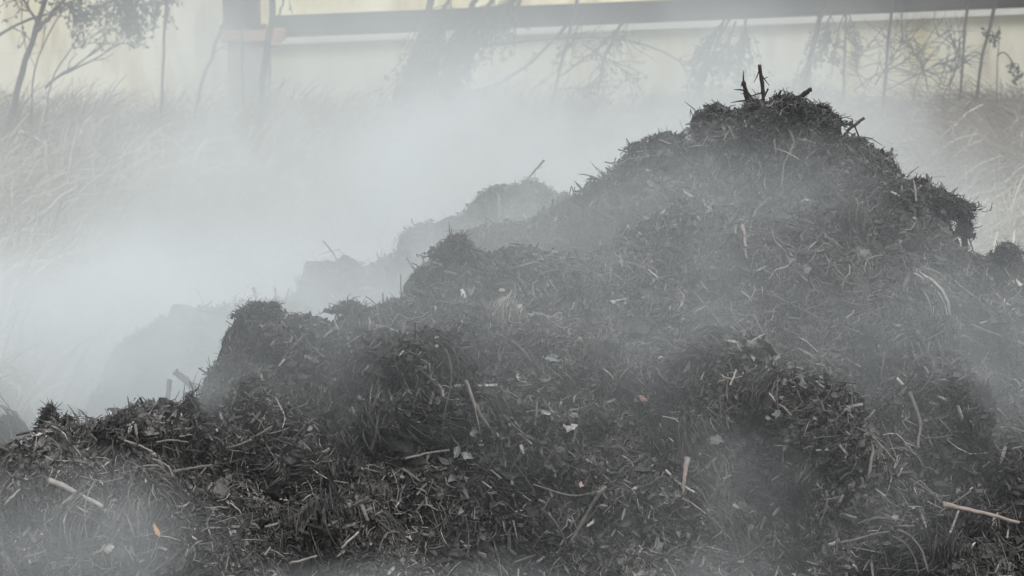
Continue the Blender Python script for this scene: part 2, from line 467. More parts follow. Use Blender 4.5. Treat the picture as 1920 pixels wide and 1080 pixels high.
def litter(V, Q, nf, nl, nc, nclod, seed, scale=1.0, haired=.5):
    parts = [mats(V, Q, nf // 560, 70, seed + 70, scale)]
    # --- fibres
    p, n = scatter_pts(V, Q, nf, seed)
    cell = fbm(p[:, 0], p[:, 1], p[:, 2], 4.5, 2, seed + 40) * 3.6          # neighbours lie roughly the same way
    down = np.cross(np.cross(n, [0, 0, -1.0]), n); down /= np.linalg.norm(down, axis=1, keepdims=True) + 1e-6
    side = np.cross(n, down)
    ang = cell + rng.normal(0, .6, nf)
    d = down * np.cos(ang)[:, None] + side * np.sin(ang)[:, None]
    d = d + n * (rng.random((nf, 1)) ** 3 * .8 * haired - .08)
    d /= np.linalg.norm(d, axis=1, keepdims=True)
    L = (rng.gamma(2.2, .014, nf) + .012) * scale
    L = np.minimum(L, .17)
    k = 4
    t = np.linspace(-.5, .5, k)
    bend = rng.normal(0, .22, (nf, 1)) * np.cross(d, n) + rng.normal(0, .10, (nf, 1)) * n
    P = p[:, None] + n[:, None] * .006 + d[:, None] * (t[None, :, None] * L[:, None, None]) + bend[:, None] * ((t ** 2)[None, :, None] * L[:, None, None] * 2)
    P[:, :, 2] -= (t[None] + .5) ** 2 * L[:, None] * .10
    r0 = (rng.gamma(2.0, .00040, nf) + .0005) * scale
    Rd = r0[:, None] * np.array([.7, 1, .95, .45])[None]
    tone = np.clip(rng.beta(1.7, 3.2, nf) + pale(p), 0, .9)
    tone = np.where(rng.random(nf) < .02, rng.random(nf) * .2 + .8, tone)
    parts.append(tubes(P, Rd, 3, tone, .4))
    # --- broad flat shreds and leaves, curled
    p, n = scatter_pts(V, Q, nl, seed + 1)
    th = rng.random(nl) * 6.28
    nn = n + rng.normal(0, .55, (nl, 3)); nn /= np.linalg.norm(nn, axis=1, keepdims=True)
    cell = fbm(p[:, 0], p[:, 1], p[:, 2], 4.5, 2, seed + 40) * 3.6 + rng.normal(0, .7, nl)
    dn = np.cross(np.cross(nn, [0, 0, -1.0]), nn); dn /= np.linalg.norm(dn, axis=1, keepdims=True) + 1e-6
    a = dn * np.cos(cell)[:, None] + np.cross(nn, dn) * np.sin(cell)[:, None]
    b = np.cross(nn, a)
    L = (rng.gamma(2.0, .0042, nl) + .0035) * scale * np.clip(.8 + 1.4 * fbm(p[:, 0], p[:, 1], p[:, 2], 1.9, 2, seed + 91), .45, 1.8)
    W = L * (rng.random(nl) ** 2 * .6 + .13)
    prof = np.array([.25, .9, 1, .7, .12])
    tt = np.linspace(-1, 1, 5)
    curl = rng.normal(0, .45, nl)
    fold = rng.random(nl) * .5
    Vl = np.zeros((nl, 5, 3, 3))
    for i in range(5):
        base = p + n * (.008 + .012 * rng.random((nl, 1))) + a * (tt[i] * L)[:, None] + nn * (curl * L * tt[i] ** 2)[:, None]
        for j, s in enumerate((-1, 0, 1)):
            jit = 1 + rng.normal(0, .22, nl)
            Vl[:, i, j] = base + b * (s * W * prof[i] * jit)[:, None] + nn * (abs(s) * fold * W * prof[i])[:, None]
    o = (np.arange(nl) * 15)[:, None]
    qs = np.array([[i * 3 + j, i * 3 + j + 1, i * 3 + j + 4, i * 3 + j + 3] for i in range(4) for j in range(2)])
    Ql = (o[:, :, None] + qs[None]).reshape(-1, 4)
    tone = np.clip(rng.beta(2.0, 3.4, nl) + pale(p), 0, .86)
    tone = np.where(rng.random(nl) < .012, rng.random(nl) * .25 + .72, tone)
    parts.append((Vl.reshape(-1, 3), Ql, np.repeat(tone, 15)))
    # --- long straws and rootlets
    ns = nf // 45
    p, n = scatter_pts(V, Q, ns, seed + 7)
    down = np.cross(np.cross(n, [0, 0, -1.0]), n); down /= np.linalg.norm(down, axis=1, keepdims=True) + 1e-6
    side = np.cross(n, down)
    ang = fbm(p[:, 0], p[:, 1], p[:, 2], 2.5, 2, seed + 44) * 2.5 + rng.normal(0, .8, ns)
    d = down * np.cos(ang)[:, None] + side * np.sin(ang)[:, None] + n * (rng.normal(.05, .12, (ns, 1)))
    L = (rng.gamma(3, .025, ns) + .05) * scale
    t = np.linspace(-.5, .5, 7)
    bend = rng.normal(0, .45, (ns, 1)) * np.cross(d, n); wig = rng.normal(0, .10, (ns, 1)) * np.cross(d, n)
    P = p[:, None] + n[:, None] * .016 + d[:, None] * (t[None, :, None] * L[:, None, None]) + bend[:, None] * ((t ** 2)[None, :, None] * L[:, None, None] * 1.6) + wig[:, None] * (np.sin(t * 9)[None, :, None] * L[:, None, None])
    P[:, :, 2] -= (t[None] * 2) ** 2 * L[:, None] * .06
    r0 = (rng.gamma(2.0, .0005, ns) + .0009) * scale
    tone = np.clip(rng.beta(2.6, 2.4, ns), 0, .9)
    parts.append(tubes(P, r0[:, None] * np.array([.6, .9, 1, 1, .95, .8, .4])[None], 4, tone, .3))
    # --- half rotten whole leaves and slabs of bark
    nb = max(60, nl // 45)
    p, n = scatter_pts(V, Q, nb, seed + 12)
    nn = n + rng.normal(0, .35, (nb, 3)); nn /= np.linalg.norm(nn, axis=1, keepdims=True)
    a = np.cross(nn, rng.normal(0, 1, (nb, 3))); a /= np.linalg.norm(a, axis=1, keepdims=True)
    b = np.cross(nn, a)
    L = (.012 + rng.gamma(2.0, .004, nb)) * scale; W = L * rng.uniform(.3, .8, nb)
    curl = rng.normal(0, .5, nb); fold = rng.random(nb) * .6
    G = np.zeros((nb, 6, 5, 3)); tt = np.linspace(-1, 1, 6); prof = [.15, .8, 1, .95, .65, .1]
    for i in range(6):
        for j, sj in enumerate((-1, -.5, 0, .5, 1)):
            jit = rng.normal(0, .12, nb)
            G[:, i, j] = p + n * .014 + a * (tt[i] * L)[:, None] + b * (W * prof[i] * (sj + jit * abs(sj)))[:, None] + nn * (curl * L * tt[i] ** 2 + fold * W * sj * sj * prof[i] + rng.normal(0, .05, nb) * L)[:, None]
    qs = np.array([[i * 5 + j, i * 5 + j + 1, i * 5 + j + 6, i * 5 + j + 5] for i in range(5) for j in range(4)])
    Qb = ((np.arange(nb) * 30)[:, None, None] + qs[None]).reshape(-1, 4)
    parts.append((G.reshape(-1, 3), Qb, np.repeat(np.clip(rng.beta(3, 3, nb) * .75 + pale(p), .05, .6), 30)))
    # --- crumbly clods
    nk = max(80, nl // 40)
    p, n = scatter_pts(V, Q, nk, seed + 14)
    S = (.010 + rng.gamma(2, .006, nk)) * scale
    th, ph = np.linspace(.12, math.pi - .12, 7), np.arange(8) / 8 * 2 * math.pi
    sp = np.array([[math.sin(a_) * math.cos(b_), math.sin(a_) * math.sin(b_), math.cos(a_)] for a_ in th for b_ in ph])
    Vk = p[:, None] + sp[None] * (S[:, None] * (1 + rng.normal(0, .24, (nk, 56))))[..., None] * rng.uniform(.6, 1.2, (nk, 1, 3))
    qs = np.array([[i * 8 + j, i * 8 + (j + 1) % 8, (i + 1) * 8 + (j + 1) % 8, (i + 1) * 8 + j] for i in range(6) for j in range(8)] + [[0, 2, 4, 6], [48, 50, 52, 54]])
    Qk = ((np.arange(nk) * 56)[:, None, None] + qs[None]).reshape(-1, 4)
    parts.append((Vk.reshape(-1, 3), Qk, np.clip(np.repeat(rng.random(nk) * .3 + .05, 56) + rng.normal(0, .05, nk * 56), 0, 1)))
    # --- wood chips and stub ends
    p, n = scatter_pts(V, Q, nc, seed + 2)
    d = n * rng.normal(.1, .45, (nc, 1)) + rng.normal(0, 1, (nc, 3)); d /= np.linalg.norm(d, axis=1, keepdims=True)
    L = (rng.gamma(2.4, .017, nc) + .02) * scale
    t = np.linspace(-.5, .5, 3)
    P = p[:, None] + n[:, None] * .012 + d[:, None] * (t[None, :, None] * L[:, None, None])
    P[:, 1] += rng.normal(0, .004, (nc, 3))
    r0 = (rng.gamma(2.0, .0012, nc) + .0018) * scale
    Rd = r0[:, None] * np.array([1, 1.05, .8])[None]
    tone = np.clip(rng.beta(1.8, 2.6, nc), 0, .88)
    tone = np.where(rng.random(nc) < .03, rng.random(nc) * .2 + .8, tone)
    parts.append(tubes(P, Rd, 4, tone, .5))
    # --- crumbs and clods
    p, n = scatter_pts(V, Q, nclod, seed + 3)
    S = (rng.gamma(2, .0022, nclod) + .003) * scale
    cube = np.array([[x, y, z] for x in (-1, 1) for y in (-1, 1) for z in (-1, 1)], float) * .62
    Vc = p[:, None] + n[:, None] * .004 + (cube[None] + rng.normal(0, .38, (nclod, 8, 3))) * S[:, None, None]
    qc = np.array([[0, 1, 3, 2], [4, 6, 7, 5], [0, 4, 5, 1], [2, 3, 7, 6], [0, 2, 6, 4], [1, 5, 7, 3]])
    Qc = ((np.arange(nclod) * 8)[:, None, None] + qc[None]).reshape(-1, 4)
    parts.append((Vc.reshape(-1, 3), Qc, np.repeat(rng.random(nclod) * .38, 8)))
    return join(parts)

HEAP = empty('compost_heap', (0.6, 10.0, 0.0))
tag(HEAP, 'big dark steaming heap of shredded plant compost in the foreground', 'compost heap')
V, Q, tn = build_heap_mesh('mound', -3.4, 3.6, 6.9, 12.4, .018, heap_surface, 50, 1.25, hum_field)
mound = child_of(mesh_np('mound', V, Q, None, M_SOIL, tn, True), HEAP); C.objects.link(mound)
HV, HQ = V, Q
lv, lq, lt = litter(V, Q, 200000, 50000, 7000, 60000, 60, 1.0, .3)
lit = child_of(mesh_np('plant_litter', lv, lq, None, M_LIT, lt), HEAP); C.objects.link(lit)
tag(lit, kind='stuff')

bvh = BVHTree.FromPolygons([Vector(v) for v in HV], [tuple(q) for q in HQ.tolist()])

# ridges half lost in the steam behind
FAR = [
 ('compost_heap', 'faint far compost mound in steam, twiggy top just left of the main slope', 13.0,
  [(660,560),(720,486),(742,470),(752,432),(800,418),(868,402),(905,372),(935,350),(985,342),(1012,344),(1045,362),(1090,400),(1180,470)], 70),
 ('compost_heap', 'faint low compost mound in steam behind the notch of the front ridge', 12.5,
  [(420,600),(470,588),(520,566),(545,540),(572,532),(578,500),(630,482),(650,474),(690,492),(735,488),(760,470),(800,500),(900,600)], 80),
 ('compost_heap', 'faint compost mound in steam at the left, behind the log stub', 12.0,
  [(60,960),(120,860),(170,780),(198,700),(208,650),(250,622),(320,595),(400,576),(430,574),(470,566),(520,562),(560,575),(640,720)], 90),
]
# the lowest one, cut by the left edge
FAR.append(('compost_heap', 'faint low compost mound cut off by the left edge of the photo', 11.2,
  [(-300,900),(-120,820),(-60,806),(10,800),(55,815),(110,850),(200,900),(300,960)], 95))
FARB = []
for nm, lab, dep, pts, sd in FAR:
    PP = layer([(a, b, dep) for a, b in pts])
    def hf(x, y, PP=PP):
        return np.maximum(ridge_h(PP, x, y, .85, .9), -.3)
    root = empty('compost_heap', (float(PP[:, 0].mean()), dep, 0)); tag(root, lab, 'compost heap')
    V, Q, tn = build_heap_mesh('mound', PP[0, 0] - .1, PP[-1, 0] + .1, dep - 2.0, dep + 1.6, .03, hf, sd, 1.7)
    m_ = child_of(mesh_np('mound', V, Q, None, M_SOIL, tn, True), root); C.objects.link(m_)
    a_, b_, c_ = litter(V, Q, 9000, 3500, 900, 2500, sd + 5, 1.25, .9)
    l_ = child_of(mesh_np('plant_litter', a_, b_, None, M_LIT, c_), root); C.objects.link(l_); tag(l_, kind='stuff')
    FARB.append((dep, BVHTree.FromPolygons([Vector(v) for v in V], [tuple(q) for q in Q.tolist()])))

# ------------------------------------------------------------------ single pieces lying in the heap
O = Vector((0, 0, HC))
def hit(px, py, lift=.02, far=None):
    d = raydir(px, py)
    h = (bvh if far is None else FARB[far][1]).ray_cast(O, d)
    if h[0] is None:
        return None
    return h[0] - d * lift

def pts3(pix, depth=None, lift=.02, far=None):
    hs_ = [hit(x, y, lift, far) for x, y in pix]
    good = [h.y for h in hs_ if h is not None and h.y < 13.5]
    out = []
    for (x, y), h in zip(pix, hs_):
        if depth is not None:
            out.append(at(x, y, depth))
        elif h is not None and abs(h.y - good[0]) < .8:
            out.append(h)
        else:
            out.append(at(x, y, (good[0] if good else 9.8)))
    return out

def px2m(w, Y):
    return w * Y / FPX

def stick(name, label, cat, pix, w, mat, depth=None, lift=.02, taper=.75, kink=.16, twigs=0, far=None):
    if depth is None: lift = lift * 1.1 + (.03 if name in ('root', 'vine', 'reed') else 0)
    P3 = pts3(pix, depth, lift, far)
    # bring long pieces out of the lumps they would otherwise dive through
    k = 10 if len(pix) > 2 else 8
    P = smooth_path([tuple(p) for p in P3], k)
    Y = P[:, 1].mean()
    rad = px2m(w, Y) / 2 * (.82 if depth is None else 1)
    P[1:-1] += rng.normal(0, rad * kink, (k - 2, 3))
    cen = P.mean(0)
    P -= cen
    rr = rad * np.linspace(1, taper, k) * (1 + rng.normal(0, .10, k))
    sides = 6
    V, Q, T = tubes(P[None], rr[None], sides, np.array([rng.random() * .6 + .2]), .35)
    Q = add_caps(V, Q, k, sides)
    parts = [(V, Q, T)]
    for i in range(twigs):
        b = P[rng.integers(1, k - 1)]
        ax = P[-1] - P[0]; ax /= np.linalg.norm(ax)
        dr = ax * .4 + rng.normal(0, .6, 3); dr /= np.linalg.norm(dr)
        l = rad * (5 + 5 * rng.random())
        PP = np.stack([b, b + dr * l * .5 + rng.normal(0, rad * .4, 3), b + dr * l])
        parts.append(tubes(PP[None], np.array([[rad * .45, rad * .35, rad * .15]]), 4, np.array([.4]), .2))
    V, Q, T = join(parts)
    T = np.clip(T + rng.normal(0, .06, len(T)), 0, 1)
    o = mesh_np(name, V, Q, None, MATS[mat], T, w > 5)
    o.location = cen
    link(o)
    return tag(o, label, cat)

def flat(name, label, cat, px, py, w, h, mat, rot=0, depth=None, lift=.03, lobes=0.25, thick=.0015):
    """a crumpled flat piece: leaf, scrap, chip"""
    c = pts3([(px, py)], depth, lift)[0]
    Y = c.y
    a, b = px2m(w, Y) / 2, px2m(h, Y) / 2
    view = (O - c).normalized()
    n = (view + Vector((rng.normal(0, .3), 0, .35 + rng.normal(0, .2)))).normalized()
    rt = n.cross(Vector((0, 0, 1))).normalized(); rt = -rt
    up = n.cross(rt) if n.cross(rt).z > 0 else -n.cross(rt)
    ca, sa = math.cos(R(rot)), math.sin(R(rot))
    e1 = rt * ca + up * sa; e2 = up * ca - rt * sa
    N = 14
    ring = []
    for i in range(N):
        t = i / N * 2 * math.pi
        q = 1 + rng.normal(0, lobes)
        ring.append((math.cos(t) * a * q, math.sin(t) * b * q))
    V = []; F4 = []
    cr = rng.normal(0, .35, 4)
    for side in (1, -1):
        for f in (1.0, .5, 0.04):
            for (x, y) in ring:
                x *= f; y *= f
                z = (cr[0] * x * x / a + cr[1] * y * y / b + cr[2] * x * .5 + .25 * a * math.sin(x / a * 4 + cr[3]) * abs(y / b)) + side * thick
                V.append(e1 * x + e2 * y + n * z)
    for s in (0, 1):
        for f in (0, 1):
            for i in range(N):
                o0 = s * 3 * N + f * N; j = (i + 1) % N
                q = [o0 + i, o0 + j, o0 + N + j, o0 + N + i]
                F4.append(q if s == 0 else q[::-1])
        o0 = s * 3 * N + 2 * N
        for i in range(0, N - 2, 2):
            F4.append([o0, o0 + i + 1, o0 + i + 2, o0 + (i + 3) % N] if s == 0 else [o0 + (i + 3) % N, o0 + i + 2, o0 + i + 1, o0])
    for i in range(N):
        j = (i + 1) % N
        F4.append([i, 3 * N + i, 3 * N + j, j])
    V = np.array([list(v) for v in V])
    F4 = [f for f in F4 if len(set(f)) == 4]
    o = mesh_np(name, V, F4, None, MATS[mat], np.clip(.5 + rng.normal(0, .18, len(V)), 0, 1))
    o.location = c
    link(o)
    return tag(o, label, cat)

S = stick
# --- the peak
S('broken_stub', 'taller of the two dark stubs standing upright on the peak', 'stub', [(1424,121),(1428,150),(1433,200)], 7, 'd', 10.30, twigs=7, taper=1.2)
S('broken_stub', 'shorter dark stub on the peak, left of the tallest one', 'stub', [(1394,152),(1398,175),(1406,203)], 8, 'd', 10.28, twigs=6, taper=1.2)
S('twig', 'bent dark twig crossing between the two upright stubs', 'twig', [(1400,170),(1412,188),(1432,196)], 4, 'd', 10.26, twigs=6)
S('twig', 'short forked twig on the right side of the tallest stub', 'twig', [(1440,166),(1434,180),(1424,196)], 4, 'd', 10.26, twigs=2)
S('wood_splinter', 'thin dark splinter rising from the middle of the peak clump', 'splinter', [(1464,170),(1458,185),(1455,200)], 4, 'd', 10.26, taper=1.8, twigs=1)
S('broken_stub', 'split stub leaning right out of the peak clump', 'stub', [(1522,168),(1508,176),(1488,190)], 9, 'd', 10.22, taper=1.3, twigs=1)
S('root', 'pale curved root arching below the leaning stub on the peak', 'root', [(1500,183),(1515,186),(1528,197)], 4, 'g', 10.20)
S('broken_stub', 'small stub poking out of the crest right of the peak', 'stub', [(1621,221),(1602,234),(1588,246)], 6, 'g', 10.28, taper=1.0)
S('wood_chip', 'short pale chip lying just below the peak clump', 'chip', [(1494,260),(1510,263),(1529,269)], 6, 'p')
S('stick', 'dark rod leaning in the haze below the peak', 'stick', [(1481,293),(1466,328),(1449,368)], 4, 'd', lift=.05)
S('stick', 'thin grey curved stick lying across the hazy upper slope', 'stick', [(1335,386),(1375,384),(1408,373)], 4, 'g', lift=.04)
S('wood_splinter', 'bright tan splinter standing upright mid slope', 'splinter', [(1392,423),(1396,440),(1398,462)], 9, 'r', taper=.8, lift=.06)
S('wood_splinter', 'short bright tan piece just below the upright splinter', 'splinter', [(1396,466),(1401,486)], 8, 'r', taper=.4, lift=.05)
S('stick', 'long straight pale stick slanting down right of the hollow', 'stick', [(1447,553),(1495,576),(1547,602)], 5, 'g', lift=.05)
S('stick', 'thin grey stick slanting down below the two pink slivers', 'stick', [(1300,545),(1340,592),(1375,642)], 3.5, 'g', lift=.04)
S('wood_chip', 'small pink sliver at the top of a thin slanting stick', 'chip', [(1313,527),(1328,548)], 4, 'r', lift=.05)
S('root', 'thin dark root hanging in the dim hollow mid slope', 'root', [(1413,590),(1432,622),(1447,655),(1450,685)], 3, 'g', lift=.04)
S('root', 'long pale root curling like a hook on the misty right slope', 'root', [(1723,613),(1730,643),(1755,683),(1750,705),(1737,720),(1722,738)], 3.5, 'g', lift=.06)
S('root', 'short pale hooked root right of the long curling one', 'root', [(1758,638),(1768,670),(1787,690)], 5, 'g', lift=.06)
S('stick', 'grey stick standing upright in the hollow left of the curling root', 'stick', [(1658,660),(1654,690),(1650,715)], 7, 'g', lift=.05)
S('stick', 'pale stick jutting at the right edge of the slope above a shaggy bulge', 'stick', [(1820,608),(1850,620),(1879,631)], 6, 'g', lift=.05)
S('twig', 'thin dark twig sticking out to the right edge of the photo', 'twig', [(1876,653),(1900,656),(1920,656)], 3, 'd', 9.75)
S('root', 'thick root hanging like a post under the overhang at the right', 'root', [(1803,398),(1806,440),(1813,492)], 15, 'd', 10.1, kink=.15)
S('root', 'thin root leaning inside the gap under the right overhang', 'root', [(1778,420),(1788,446),(1798,468)], 6, 'd', 10.1)
S('twig', 'fine twig trailing off the right overhang', 'twig', [(1808,425),(1822,460),(1832,494)], 3, 'd', 10.08)
# --- middle
flat('paper_scrap', 'white scrap below the cone shaped tuft, brightest thing on the middle slope', 'scrap', 869, 552, 13, 22, 's')
flat('leaf', 'grey leaf just right of the white scrap', 'leaf', 882, 548, 18, 16, 'l')
S('broken_stub', 'thick dark stub leaning below the white scrap', 'stub', [(900,560),(908,578),(918,598)], 14, 'd', lift=.05, taper=.9)
S('wood_chip', 'small bright sliver high on the middle slope', 'chip', [(1216,505),(1234,521)], 3.5, 's', lift=.05)
S('wood_chip', 'pale rounded stick end left of the thin slanting stick', 'chip', [(1190,620),(1204,634),(1220,655)], 5.5, 'p', lift=.05)
flat('paper_scrap', 'small white scrap with a thin tail on the middle slope', 'scrap', 1150, 566, 11, 7, 's')
S('wood_chip', 'thin pale sliver trailing from a small white scrap', 'chip', [(1152,564),(1174,560)], 3, 's', lift=.05)
flat('leaf', 'upright pale leaf in the centre of the slope', 'leaf', 1106, 663, 14, 30, 'l', 12, lobes=.15)
flat('leaf', 'broad dull leaf right of a pale broken stick end', 'leaf', 1035, 672, 30, 16, 'l')
S('stick', 'grey stick pointing down into a pale broken end', 'stick', [(960,638),(980,655),(996,680)], 9, 'g', lift=.05)
flat('bark_piece', 'flat grey bark piece tilted on the front ridge', 'bark', 755, 612, 12, 34, 'g', -22, lobes=.1, thick=.004)
S('twig', 'fine dark twig sticking up from the front ridge', 'twig', [(792,634),(810,650),(829,672)], 3, 'd', lift=.08)
S('root', 'very long thin pale root hanging down the centre left', 'root', [(836,655),(848,672),(850,692),(846,722),(833,770),(829,800),(830,824)], 3.2, 'g', lift=.07, kink=.2)
S('branch', 'thick bark covered branch slanting beside the long thin root', 'branch', [(872,714),(884,744),(898,775),(918,803)], 11, 'g', lift=.07)
S('branch', 'slender pale branch standing against the thick slanting one', 'branch', [(876,714),(886,742),(896,790),(900,812)], 4.5, 'p', lift=.11)
S('branch', 'dark branch leaning to the left of the dark shaggy clump', 'branch', [(712,722),(704,757),(682,800),(658,840)], 8, 'g', lift=.06)
S('stick', 'knobbly grey stick lying at the foot of the dark clump', 'stick', [(760,860),(795,850),(842,844)], 6, 'p', lift=.07)
flat('leaf', 'pointed pale green leaf standing at the end of the knobbly stick', 'leaf', 857, 848, 15, 24, 'l', -12, lobes=.15, lift=.08)
flat('leaf', 'dull wide leaf right of the pointed pale green one', 'leaf', 876, 855, 26, 16, 'l', 0, lift=.06)
flat('leaf', 'pale bent leaf at the top of the dark clump beside the branch foot', 'leaf', 886, 812, 14, 13, 'l', 20, lift=.09)
S('stick', 'thin light stick slanting in the misty centre above the scraps', 'stick', [(946,779),(962,797),(981,813)], 3.5, 'p', lift=.05)
S('stick', 'thin reddish stick above a small yellowish scrap', 'stick', [(1011,751),(1024,760),(1040,771)], 3.5, 'r', lift=.06)
flat('paper_scrap', 'small yellowish white scrap under the thin reddish stick', 'scrap', 1022, 774, 24, 10, 's', -10)
flat('paper_scrap', 'larger ragged white scrap right of the centre', 'scrap', 1068, 801, 30, 14, 's', -6)
flat('wood_chip', 'crumbly pink and white chip, large one right of the centre', 'chip', 1211, 749, 22, 14, 'k', 10, lobes=.35)
S('branch', 'long dark grey branch bending down right of the lower centre', 'branch', [(1110,836),(1145,840),(1180,841),(1208,852),(1230,868)], 6, 'g', lift=.05)
flat('wood_chip', 'tiny bright pink chip in the lower centre', 'chip', 1089, 908, 8, 12, 'k', 0, lift=.06)
S('stick', 'sturdy grey stick with a pale cut end in the lower centre', 'stick', [(1132,917),(1108,950),(1088,985),(1067,1022)], 10, 'g', lift=.09, kink=.12)
S('wood_splinter', 'pale cut upper end of the sturdy grey stick', 'splinter', [(1136,913),(1120,924)], 7, 'p', lift=.13)
S('reed', 'pale folded reed left of the sturdy stick', 'reed', [(1014,953),(1030,966),(1044,982),(1056,1006),(1066,1032)], 6, 'g', lift=.08)
S('branch', 'hazy thick branch end slanting in the lower left of centre', 'branch', [(660,910),(672,940),(690,977)], 12, 'g', lift=.05)
S('reed', 'thin upright reed at the bottom centre', 'reed', [(873,966),(879,995),(878,1032)], 5, 'g', lift=.07)
S('vine', 'wiry vine bowed under the tiny pink chip', 'vine', [(1000,908),(1040,922),(1080,932),(1122,921)], 3.5, 'g', lift=.08)
S('stick', 'short pale stick at the bottom, left of centre, in the mist', 'stick', [(640,1028),(656,1012),(673,997)], 6, 'p', lift=.06)
flat('leaf', 'large dull grey leaf at the bottom right of centre', 'leaf', 1233, 1028, 22, 34, 'l', 5)
S('stick', 'straight thin stick crossing behind the wiry vine', 'stick', [(965,870),(985,895),(1005,925)], 3, 'g', lift=.06)
S('reed', 'two sided straw leaning left of the sturdy stick foot', 'reed', [(1030,933),(1022,950),(1016,958)], 3, 'g', lift=.09)
# --- lower left
S('log', 'thick pale peeled log half buried at the lower left', 'log', [(92,900),(125,914),(160,934),(192,951)], 14, 'p', lift=.06, kink=.1, taper=.8)
S('stick', 'upright fork stub standing on the low left crest', 'stick', [(254,796),(256,812),(258,832)], 7, 'g', lift=.07)
S('stick', 'pale stick lying under the upright fork stub', 'stick', [(233,826),(260,834),(287,848)], 6, 'p', lift=.08)
S('stick', 'slim curved stick right of the upright fork stub', 'stick', [(293,829),(320,824),(352,829)], 5, 'g', lift=.08)
S('twig', 'thin twig crossing below the slim curved stick', 'twig', [(305,836),(320,842),(342,848)], 3, 'g', lift=.08)
flat('bark_piece', 'split bark strip with a pale edge under the low crest', 'bark', 306, 876, 52, 11, 'g', -42, lobes=.1, thick=.004, lift=.07)
S('wood_splinter', 'pale splinter edging the split bark strip', 'splinter', [(286,861),(300,864),(318,876),(324,892)], 4, 'p', lift=.10)
S('stick', 'thick grey stick lying level right of the bark strip', 'stick', [(326,884),(360,878),(398,872)], 8, 'g', lift=.07)
S('twig', 'wavy twig running on from the thick level stick', 'twig', [(400,871),(430,868),(465,857)], 4, 'g', lift=.06)
S('stick', 'stout pale stick pointing up right, below the misty left slope', 'stick', [(423,842),(448,835),(472,823)], 8, 'g', lift=.06)
S('stick', 'shorter stick in line above the stout pale one', 'stick', [(480,818),(495,809),(511,799)], 6, 'g', lift=.06)
S('root', 'pale root bent in a shallow curve above the peeled log', 'root', [(150,893),(175,900),(202,904),(230,896)], 4, 'g', lift=.06)
S('stick', 'pale flat stick at the left edge, upper one of the crossed pair', 'stick', [(8,947),(22,932),(38,917)], 8, 'p', lift=.05)
S('stick', 'dull stick at the left edge, lower one of the crossed pair', 'stick', [(37,920),(22,945),(8,972)], 6, 'g', lift=.04)
S('root', 'long thin pale root trailing down right below the peeled log', 'root', [(130,958),(160,968),(195,985),(232,1004)], 4, 'g', lift=.06)
S('root', 'looped pale root under the peeled log', 'root', [(128,958),(128,944),(140,944),(150,956),(166,960)], 5, 'p', lift=.06)
flat('wood_chip', 'bright orange chip at the lower left', 'chip', 294, 994, 9, 28, 'o', 18, lobes=.12, lift=.06)
flat('paper_scrap', 'crumpled white scrap at the bottom left', 'scrap', 203, 1028, 26, 17, 's', -20)
S('stick', 'pale bare stick lying near the bottom edge, left part', 'stick', [(543,1056),(568,1050),(594,1042)], 6, 'p', lift=.06)
S('twig', 'dark forked twig poking out left of the low crest tuft', 'twig', [(45,838),(56,845),(68,854)], 5, 'd', lift=.05, twigs=2)
S('twig', 'dark twig poking out right of the low crest tuft', 'twig', [(152,804),(140,807),(128,815)], 4, 'd', 8.8, twigs=1)
S('branch', 'thick stub hidden in steam, standing behind the low crest', 'branch', [(319,712),(316,740),(312,790)], 11, 'd', 10.9)
S('log', 'stubby log in steam jutting left behind the low crest', 'log', [(108,763),(135,768),(200,784)], 15, 'd', 11.9, kink=.1)
S('log', 'short slanting log end in steam left of the front ridge', 'log', [(328,697),(344,710),(375,735)], 15, 'd', 10.9, kink=.1)
S('twig', 'crooked bare twig arching off the left edge of the front ridge', 'twig', [(450,606),(436,612),(422,625),(418,650),(408,675),(402,700)], 4, 'd', 9.15)
S('twig', 'thin stem standing at the left foot of the front ridge', 'twig', [(391,690),(393,710),(394,735)], 4, 'd', 9.1, twigs=2)
S('twig', 'short twigs fanning out beside the left foot of the front ridge', 'twig', [(372,690),(388,700),(402,704)], 3, 'd', 9.1, twigs=3)
S('twig', 'thin hooked stem on the low left crest near the slope', 'twig', [(353,745),(360,765),(362,790)], 3, 'd', 8.95, twigs=1)
S('twig', 'thin twig rising from the top left corner of the front ridge', 'twig', [(455,570),(457,588)], 2.5, 'd', 9.3)
S('twig', 'faint forked twig on top of the far steaming mound', 'twig', [(1020,300),(1005,318),(985,340)], 4, 'd', 13.0, twigs=4)
S('twig', 'faint thin twig on the low far mound', 'twig', [(606,452),(622,470),(645,512)], 3, 'd', 12.5, twigs=1)
S('twig', 'short twig standing at the bend of the hazy upper crest', 'twig', [(1174,260),(1182,270),(1194,296)], 2.5, 'd', 10.45, twigs=2)
S('twig', 'spiky twig on the steep hazy crest below the bend', 'twig', [(1106,330),(1114,338),(1128,356)], 4, 'd', 10.45, twigs=2)
S('twig', 'tiny twig at the notch where the hazy crest begins', 'twig', [(1036,373),(1038,395)], 4, 'd', 10.45)
